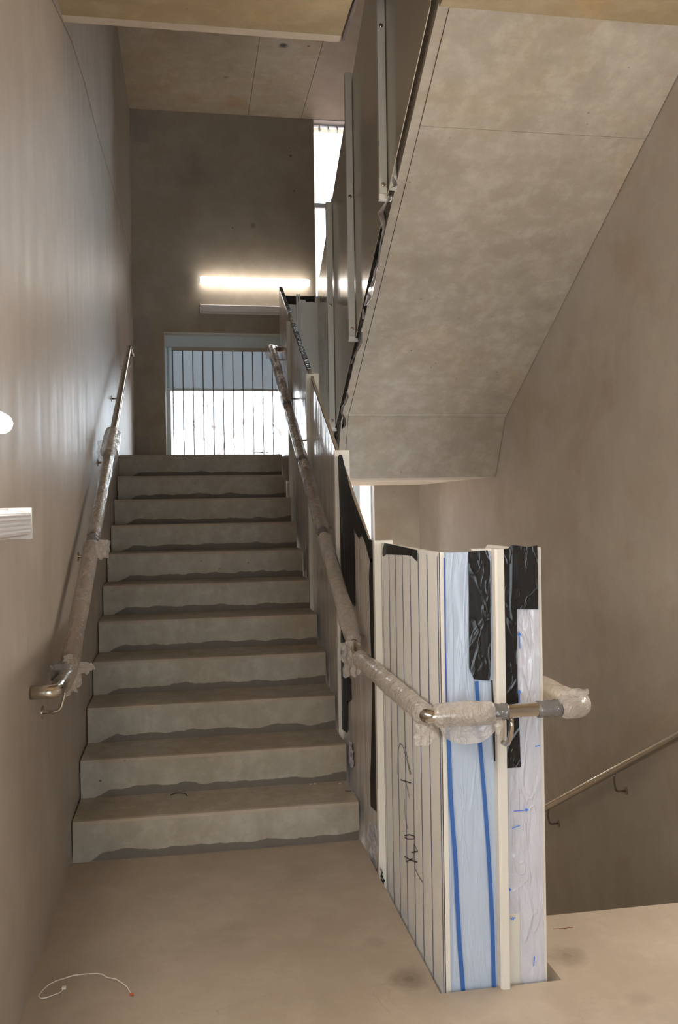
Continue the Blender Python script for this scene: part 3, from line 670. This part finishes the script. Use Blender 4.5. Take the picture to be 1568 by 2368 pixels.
# black tape and torn white film hanging off the lower edge
for k_, (a, b_, w0) in enumerate(((.80, 1.60, .05), (1.70, 2.2, .05), (2.2, 2.62, .07))):
    mb = MB(); n_ = 30
    for i in range(n_ + 1):
        y = a + (b_ - a) * i / n_; w_ = w0 * (.35 + .65 * abs(math.sin(i * .31 + k_))) + .01
        mb.v += [(XB1 - .0005, y, UB(y) - .001), (XB1 + .012 + .01 * noise.noise(Vector((y * 20, 1, k_))), y + .01, UB(y) - w_)]
    mb.f = [(2 * i, 2 * i + 1, 2 * i + 3, 2 * i + 2) for i in range(n_)]
    mb.build('black_tape', 'tape', upan[min(2, k_ + 1)] if k_ < 2 else upan[2])
def ribbon_px(name, pts, x, m, parent):
    """torn strip: list of (px,py,width_px) along its length on plane x, softly buckled"""
    mb = MB(); n = len(pts)
    fine = []
    for i in range(n - 1):
        for k in range(4):
            t = k / 4; fine.append(tuple(pts[i][j] * (1 - t) + pts[i + 1][j] * t for j in range(3)))
    fine.append(pts[-1])
    for i, (px, py, w) in enumerate(fine):
        for s_ in (-1, 0, 1):
            p = on_x(px + s_ * w / 2, py, x + .012 * noise.noise(Vector((py * .05, s_, 0))) + (.008 if s_ == 0 else 0)); mb.v.append(tuple(p))
    for i in range(len(fine) - 1):
        for j in range(2): q = i * 3 + j; mb.f.append((q, q + 1, q + 4, q + 3))
    return mb.build(name, m, parent, smooth=True)
MT['torn'] = plain('torn_white_film', srgb(196, 190, 190), rough=.2, bump=.5, bscale=(50, 50, 50), coat=.3)
for q in ([(908, 408, 4), (911, 418, 11), (915, 429, 10), (905, 434, 3)],
          [(905, 450, 3), (898, 462, 5), (890, 475, 8), (880, 492, 14), (885, 510, 12), (887, 530, 5), (881, 560, 4), (877, 590, 4), (874, 612, 3), (868, 628, 8), (866, 645, 8), (858, 670, 12), (853, 690, 14), (845, 707, 5)],
          [(839, 715, 5), (841, 738, 6)], [(836, 770, 3), (837, 790, 3), (828, 808, 4), (818, 826, 3), (812, 842, 3)],
          [(801, 905, 4), (804, 918, 5), (800, 930, 4), (793, 940, 6), (790, 955, 5), (797, 968, 5), (799, 982, 4), (794, 990, 3)]):
    ribbon_px('torn_film', q, XB1 - .018, 'torn', upan[2] if q[0][1] > 700 else upan[1])
for q in ([(896, 450, 4), (899, 460, 10), (897, 470, 4)], [(884, 530, 3), (878, 560, 8), (872, 590, 6), (866, 615, 4)], [(864, 622, 6), (858, 650, 10), (848, 690, 8), (843, 705, 3)],
          [(832, 768, 12), (828, 790, 13), (818, 815, 8), (813, 830, 4)], [(795, 925, 4), (790, 945, 7), (786, 965, 5)], [(795, 965, 3), (793, 985, 6), (791, 992, 2)], [(777, 1003, 9), (779, 1016, 11), (780, 1026, 9), (781, 1036, 6)]):
    ribbon_px('black_tape', q, XB1 + .002, 'tape', upan[2] if q[0][1] > 700 else upan[1])
# upper floor: panels round the top of the well
MT['dark_film'] = plain('dusty_purple_grey_film', srgb(112, 100, 98), rough=.25, bump=.6, bscale=(26, 3, 26), coat=.3)
MB().box((XB0 - .007, -1.22, 3.635), (XB0 + .007, .30, 4.92)).build('panel', 'dark_film', U)
MB().box((XB1 - .006, -1.22, 3.60), (XB1 + .006, -.14, 4.92)).build('panel', 'panel', U)
MB().box((XB0 + .008, -1.232, 3.60), (XB1 + .006, -1.221, 4.92)).build('panel', 'panel', U)

# crumpled scraps where the near panel meets the floor
def crumple(name, c, u, v, n, amp, seed, m, parent, nu=16, hole=0.0):
    c, u, v = Vector(c), Vector(u), Vector(v); nn = u.cross(v).normalized(); mb = MB()
    for i in range(nu + 1):
        for j in range(nu + 1):
            a, b_ = i / nu * 2 - 1, j / nu * 2 - 1
            m_ = max(abs(a), abs(b_)); l_ = math.hypot(a, b_) or 1; a, b_ = a * (.45 + .55 * m_ / l_), b_ * (.45 + .55 * m_ / l_)
            k = 1 + .3 * noise.noise(Vector((a * 2 + seed, b_ * 2, seed)))
            d = noise.noise(Vector((a * 3.2 + seed, b_ * 3.2, 1))) + .5 * noise.noise(Vector((a * 8, b_ * 8, seed)))
            mb.v.append(tuple(c + u * a * k * .5 + v * b_ * k * .5 + nn * d * amp))
    for i in range(nu):
        for j in range(nu):
            if random.random() < hole: continue
            q = i * (nu + 1) + j; mb.f.append((q, q + 1, q + nu + 2, q + nu + 1))
    return mb.build(name, m, parent, smooth=True)
crumple('film_scrap', (1.228, -.25, .05), (0, .26, 0), (0, -.04, .20), 0, .012, 3.3, 'pale_film', B)
crumple('mesh_scrap', (1.222, -.385, .0), (0, .10, 0), (0, .0, .09), 0, .012, 8.3, 'dark', B, 14, .35)
crumple('film_scrap', (1.228, .27, .30), (0, .12, 0), (0, .0, .12), 0, .008, 5.3, 'pale_film', B)

# ------------------------------------------------------------------ handrails
def pipe(name, pts, r, parent, m='steel', corner=.03, seg=20): return MB().tube(arc_path(pts, corner), r, seg).build(name, m, parent, smooth=True)
def wrap(parent, pts, r, seed, m='wrap', corner=.05, lump=.35, sag=.0, name='plastic_wrap', step=.009):
    path = resample(arc_path(pts, corner), step)
    def rf(i, t):
        s_ = i * step
        a = noise.noise(Vector((math.cos(t) * 1.1 + seed, math.sin(t) * 1.1, s_ * 9)))
        f_ = abs(noise.noise(Vector((math.cos(t + s_ * 9) * 1.6, math.sin(t + s_ * 9) * 1.6 + seed, s_ * 14))))
        e = min(1, min(i, len(path) - 1 - i) / 3 + .55)
        g_ = noise.noise(Vector((s_ * 5, seed, 7)))
        return r * e * (1.0 + lump * (.20 * a + .20 * (.3 - f_)) + .14 * g_)
    return MB().tube(path, r, 22, rf=rf, cap=False).build(name, m, parent, smooth=True)
def band(parent, a, b_, r, m='duct'):
    a, b_ = Vector(a), Vector(b_); pth = [a.lerp(b_, t / 8) for t in range(9)]
    return MB().tube(pth, r, 20, rf=lambda i, t: r * (1 + .05 * math.sin(i * 2.4) + .04 * noise.noise(Vector((math.cos(t) * 2, math.sin(t) * 2, i))))).build('grey_tape', m, parent, smooth=True)
def bracket(parent, wall, rail, m='steel', name='bracket', plate=.022, r=.006):
    """rose on the wall, arm out and up to the underside of the rail"""
    w_, q = Vector(wall), Vector(rail); mid = Vector((q.x, w_.y, w_.z)); n = (mid - w_).normalized()
    o = MB().tube(arc_path([w_, w_.lerp(mid, .75), q.lerp(mid, .35), q], .02, 5), r, 10).build(name, m, parent, smooth=True)
    MB().tube([w_, w_ + n * .005], plate, 18).build('wall_rose', m, o)
    return o
# left wall handrail
XL_ = .08; LZ = lambda y: 1.19 + .484 * y
hl = empty('handrail', (0, 0, 0), label='stainless handrail on the left wall, lower half bagged in clear plastic', cat='handrail')
pipe('tube', [(.0, -.875, .884), (XL_, -.875, .884), (XL_, -.62, .889), (XL_, 3.10, LZ(3.10)), (XL_, 3.42, LZ(3.10))], .0215, hl, corner=.035)
for y in (-.66, .38, 1.37, 2.37, 3.36):
    z = LZ(max(-.6, min(y, 3.1))); yy = y
    bracket(hl, (.0, yy, z - .125 + (.01 if y > 3 else 0)), (XL_ - .002, yy, z - .018))
wrap(hl, [(XL_, -.78, .886), (XL_, -.62, .889), (XL_, .24, LZ(.24))], .033, 1.3, 'wrap_clear')
wrap(hl, [(XL_, .30, LZ(.30)), (XL_, 1.25, LZ(1.25))], .031, 5.1, 'wrap_clear')
band(hl, (XL_, .235, LZ(.235)), (XL_, .305, LZ(.305)), .027)
wrap(hl, [(XL_ + .002, 1.18, LZ(1.18)), (XL_ + .002, 1.48, LZ(1.48) + .004)], .046, 9.7, 'wrap', lump=1.1)
crumple('film_flap', (XL_ + .01, -.60, LZ(-.6) - .01), (.05, .12, .02), (-.02, -.02, .13), 0, .018, 2.2, 'wrap', hl)
crumple('film_flap', (XL_ + .045, -.57, LZ(-.57) - .01), (.08, .02, .0), (0, .06, .03), 0, .01, 6.2, 'wrap', hl, 10)
crumple('film_flap', (XL_ - .02, -.68, LZ(-.62) + .02), (.05, .05, .0), (0, .0, .07), 0, .012, 4.1, 'duct', hl, 10)
crumple('film_flap', (XL_ + .045, .22, LZ(.22) - .01), (.07, .0, .0), (0, .03, .08), 0, .012, 3.9, 'wrap', hl, 10)
crumple('film_flap', (XL_ - .04, 1.2, LZ(1.2) + .02), (.05, .0, .0), (0, .03, .11), 0, .012, 1.9, 'wrap_clear', hl, 10)
# right wall handrail
hr = empty('handrail', (0, 0, 0), label='bare shiny stainless handrail on the right wall going down', cat='handrail')
XR_ = 2.755; RZ = lambda y: .383 - .545 * y
pipe('tube', [(XR_, -1.15, .96), (XR_, -.95, .9), (XR_, 2.2, RZ(2.2)), (XR_, 2.5, RZ(2.2))], .0215, hr)
for y in (-.32, .70, 1.62):
    bracket(hr, (XW, y + .03, RZ(y) - .125), (XR_ + .003, y, RZ(y) - .018), 'steel_dark')
# wrapped handrail along the balustrade
XM = 1.165; MZ = lambda y: .995 + .543 * y; YQ = -1.33; XN = 1.638
hm_ = empty('handrail', (0, 0, 0), label='handrail around the balustrade bandaged in milky plastic and grey tape', cat='handrail')
cA = (XM, -.27, .850); cB = (XM, YQ, .850); cC = (XN, YQ, .856); cD = (XN, -.98, .85)
pipe('tube', [(XB0 - .012, 3.21, MZ(3.16)), (XM, 3.18, MZ(3.18)), cA, cB, cC, cD, (XN, 2.0, .85 - .55 * 2.98)], .021, hm_, corner=.022, seg=24)
wrap(hm_, [(XM + .01, 3.215, MZ(3.2) - .02), (XM, 3.16, MZ(3.16)), (XM, 2.12, MZ(2.12))], .034, 2.0, 'wrap_clear')
wrap(hm_, [(XM, 2.08, MZ(2.08)), (XM, 1.36, MZ(1.36))], .033, 3.0, 'wrap_clear')
wrap(hm_, [(XM, 1.33, MZ(1.33)), (XM, .62, MZ(.62))], .034, 4.0, 'wrap_clear')
wrap(hm_, [(XM, .58, MZ(.58)), (XM, -.20, MZ(-.20) + .008)], .036, 5.0, 'wrap', lump=.5)
for y in (2.10, 1.345, .60): band(hm_, (XM, y + .035, MZ(y + .035)), (XM, y - .035, MZ(y - .035)), .026, 'duct')
wrap(hm_, [(XM, -.31, .85), (XM, -1.318, .85)], .033, 6.0, 'wrap', lump=.45)
wrap(hm_, [(XM + .016, YQ, .850), (XM + .20, YQ, .852)], .035, 7.0, 'wrap', lump=.6)
wrap(hm_, [(1.565, YQ, .854), (XN, YQ, .856), (XN, -.92, .855), (XN, -.2, .44)], .033, 8.0, 'wrap', lump=.45)
band(hm_, (1.352, YQ, .852), (1.405, YQ, .852), .0245); band(hm_, (1.498, YQ, .853), (1.57, YQ, .854), .0245)
bag = MB(); nb = 34                                      # slack bag hanging below the front rail
for i in range(nb + 1):
    t = i / nb; x = XM + .03 + t * .19
    hang = .045 * (math.sin(math.pi * min(1, t * 1.15)) ** .5 if t < .86 else max(0, (1 - t) / .14) * .7) + .006
    for j in range(9):
        s_ = j / 8
        bag.v.append((x, YQ - .034 + .02 * math.sin(s_ * 3) + .004 * noise.noise(Vector((x * 40, s_ * 4, 0))), .845 - s_ * (.022 + hang) + .003 * noise.noise(Vector((x * 30, s_ * 6, 4)))))
for i in range(nb):
    for j in range(8): q = i * 9 + j; bag.f.append((q, q + 1, q + 10, q + 9))
bag.build('film_flap', 'wrap', hm_, smooth=True)
wrap(hm_, [(XM + .09, YQ, .849), (1.355, YQ, .852)], .033, 7.7, 'wrap', lump=.5)
crumple('film_flap', (XM - .02, -.25, .835), (.09, .02, 0), (0, .05, .14), 0, .014, 7.9, 'wrap', hm_)
crumple('film_flap', (XM - .005, -1.33, .80), (.07, .01, 0), (0, .0, .06), 0, .01, 6.6, 'wrap', hm_, 10)
crumple('film_flap', (XM - .02, 3.2, MZ(3.2) - .05), (.05, .02, 0), (0, .02, .11), 0, .012, 1.6, 'wrap', hm_, 10)
crumple('film_flap', (XN - .03, -1.345, .885), (.10, .01, 0), (0, .0, .05), 0, .01, 3.6, 'wrap', hm_, 10)
for y in (3.1, 2.38, 1.76, .78, -.05):
    z = MZ(y) - .02
    MB().tube(arc_path([(XB0 - .012, y, z - .05), (XM + .02, y, z - .05), (XM, y, z)], .02, 5), .006, 10).build('bracket', 'steel', hm_, smooth=True)
MB().tube(arc_path([(1.418, YP - .036, .742), (1.418, YP - .07, .742), (1.418, YQ, .79), (1.418, YQ, .832)], .022, 6), .0075, 12).build('bracket', 'steel', hm_, smooth=True)

# ------------------------------------------------------------------ small things on the floor and steps
cpx = [(144, 2292), (138, 2300), (128, 2305), (110, 2313), (95, 2315), (89, 2308), (97, 2294), (112, 2279), (130, 2270), (155, 2262), (172, 2257), (200, 2254), (225, 2253), (237, 2256), (247, 2265), (268, 2270), (283, 2280), (294, 2288), (302, 2300)]
cpt = [on_z(q[0], q[1], 0) for q in cpx]
cz = [Vector((p.x, p.y, .0025 + .006 * max(0, math.sin(i * .5)))) for i, p in enumerate(cpt)]
cr = MB().tube(resample(cz, .006), .0017, 8).build('cable_tie', 'cord', smooth=True)
tag(cr, 'loose white cable tie curled on the floor by the left wall', 'cable tie')
p = on_z(148, 2287, 0); MB().box((p.x - .006, p.y - .006, .001), (p.x + .006, p.y + .006, .007)).build('tie_head', 'cord', cr)
p = on_z(304, 2303, 0); crumple('tie_tip', (p.x, p.y, .005), (.012, 0, 0), (0, .012, .004), 0, .003, 1.1, 'orange', cr, 5)
pw = [on_z(q[0], q[1], .17) for q in ((394, 1841), (403, 1839), (415, 1838), (428, 1839), (433, 1842))]
tag(MB().tube([Vector((q.x, q.y, .174 + (.004 if 0 < i < 4 else 0))) for i, q in enumerate(pw)], .0022, 8).build('wire_offcut', 'dark', smooth=True), 'short black wire offcut lying on the second lowest step', 'wire')
pw = [on_z(q[0], q[1], .17) for q in ((799, 1829), (803, 1831), (808, 1831), (812, 1830))]
tag(MB().tube([Vector((q.x, min(q.y, .28), .1725)) for q in pw], .0015, 6).build('twig', 'red', smooth=True), 'tiny reddish splinter near the balustrade end of the lowest step', 'splinter')
for i, (px, py) in enumerate(((786, 1813), (718, 1814), (727, 1812))):
    q = on_z(px, py, .17); s_ = .006
    o = crumple('mortar_crumb', (q.x, min(q.y, .28), .173), (s_ * 2, 0, 0), (0, s_ * 1.5, .002), 0, .003, i + .5, 'cream', None, 4)
    tag(o, ['pale mortar crumb on the lowest tread closest to the balustrade', 'tiny pale mortar crumb midway along the back of the lowest tread', 'flat pale mortar crumb next to the midway one on the lowest tread'][i], 'debris', 'mortar crumbs on the lowest tread')
sc_ = crumple('film_scrap', (1.06, 3.05, 1.885), (.12, 0, 0), (0, .05, .01), 0, .01, 2.8, 'dark', None, 10)
tag(sc_, 'dark scrap of film lying at the edge of the top landing', 'scrap')
red = [on_z(1280, 2148, .001), on_z(1300, 2147, .001), on_z(1325, 2144, .001)]
tag(MB().tube([Vector((q.x, q.y, .0005)) for q in red], .0012, 6).build('chalk_line', 'red'), 'faint red marking line on the floor right of the well', 'marking')

# ------------------------------------------------------------------ outside, seen washed out through the windows
MT['ext_pale'] = plain('pale_render', srgb(226, 224, 222), rough=.9, var=.03)
MT['ext_brick'] = plain('pale_red_brick', srgb(178, 118, 102), rough=.9, var=.15)  # even pale red base colour of the brick
MT['ext_dark'] = plain('dull_window_glass', srgb(96, 98, 106), rough=.4)
MT['bark'] = plain('pale_bark', srgb(118, 110, 106), rough=.9, var=.2)
MT['ground'] = plain('grey_paving_ground', srgb(190, 186, 180), rough=.9)
gr_ = MB().box((-30, YB + .6, -2.2), (40, 60, -2.0)).build('floor', 'ground'); gr_['kind'] = 'structure'
bd = empty('apartment_building', (0, 0, 0), label='pale rendered building with small windows beyond the landing window', cat='building')
MB().box((-6, 26, -2), (2.6, 34, 8.5)).build('wall', 'ext_pale', bd)
for i in range(6):
    for k in range(4):
        x = -4.6 + i * 1.15; z = -.2 + k * 2.1
        f_ = MB().box((x, 25.9, z), (x + .62, 26.0, z + .95)).build('window', 'ext_pale', bd)
        MB().box((x + .08, 25.88, z + .08), (x + .54, 25.899, z + .87)).build('pane', 'ext_dark', f_)
bw = empty('garden_wall', (0, 0, 0), label='low brick wall outside along the foot of the landing window view', cat='wall')
MB().box((-8, 14, -2), (12, 14.3, 2.28)).build('brickwork', 'ext_brick', bw)
MB().box((-8, 13.95, 2.28), (12, 14.35, 2.36)).build('coping', 'ext_pale', bw)
def tree(x, y, h, seed, label):
    random.seed(seed); t = empty('bare_tree', (x, y, -2), label=label, cat='tree', group='bare trees outside the window')
    def limb(mb, p, d, L, r, lev):
        pts = [p]; q = p
        for k in range(4):
            q = q + d * L / 4 + Vector((random.uniform(-1, 1), random.uniform(-1, 1), random.uniform(-.3, .6))) * L * .05; pts.append(q)
        mb.tube(pts, r, 6, rf=lambda i, t_: r * (1 - .13 * i))
        if lev:
            for k in range(4):
                a = random.uniform(0, 6.28); dd = (d + Vector((math.cos(a), math.sin(a), .25)) * .8).normalized()
                limb(mb, pts[random.choice((2, 3, 4))], dd, L * .6, r * .5, lev - 1)
    m1 = MB(); limb(m1, Vector((x, y, -2)), Vector((0, 0, 1)), h, .09, 0)
    o = m1.build('trunk', 'bark', t); o.location = -t.location
    for k in range(5):
        m2 = MB(); a = random.uniform(0, 6.28); limb(m2, Vector((x, y, -2 + h * (.5 + .1 * k))), Vector((math.cos(a) * .7, math.sin(a) * .7, .8)).normalized(), h * .35, .045, 2)
        o = m2.build('branch', 'bark', t); o.location = -t.location
tree(.95, 11.5, 5.4, 3, 'bare thin tree outside, nearer one, in front of the pale building'); tree(3.6, 17.5, 5.2, 8, 'bare thin tree outside beyond the low brick wall')
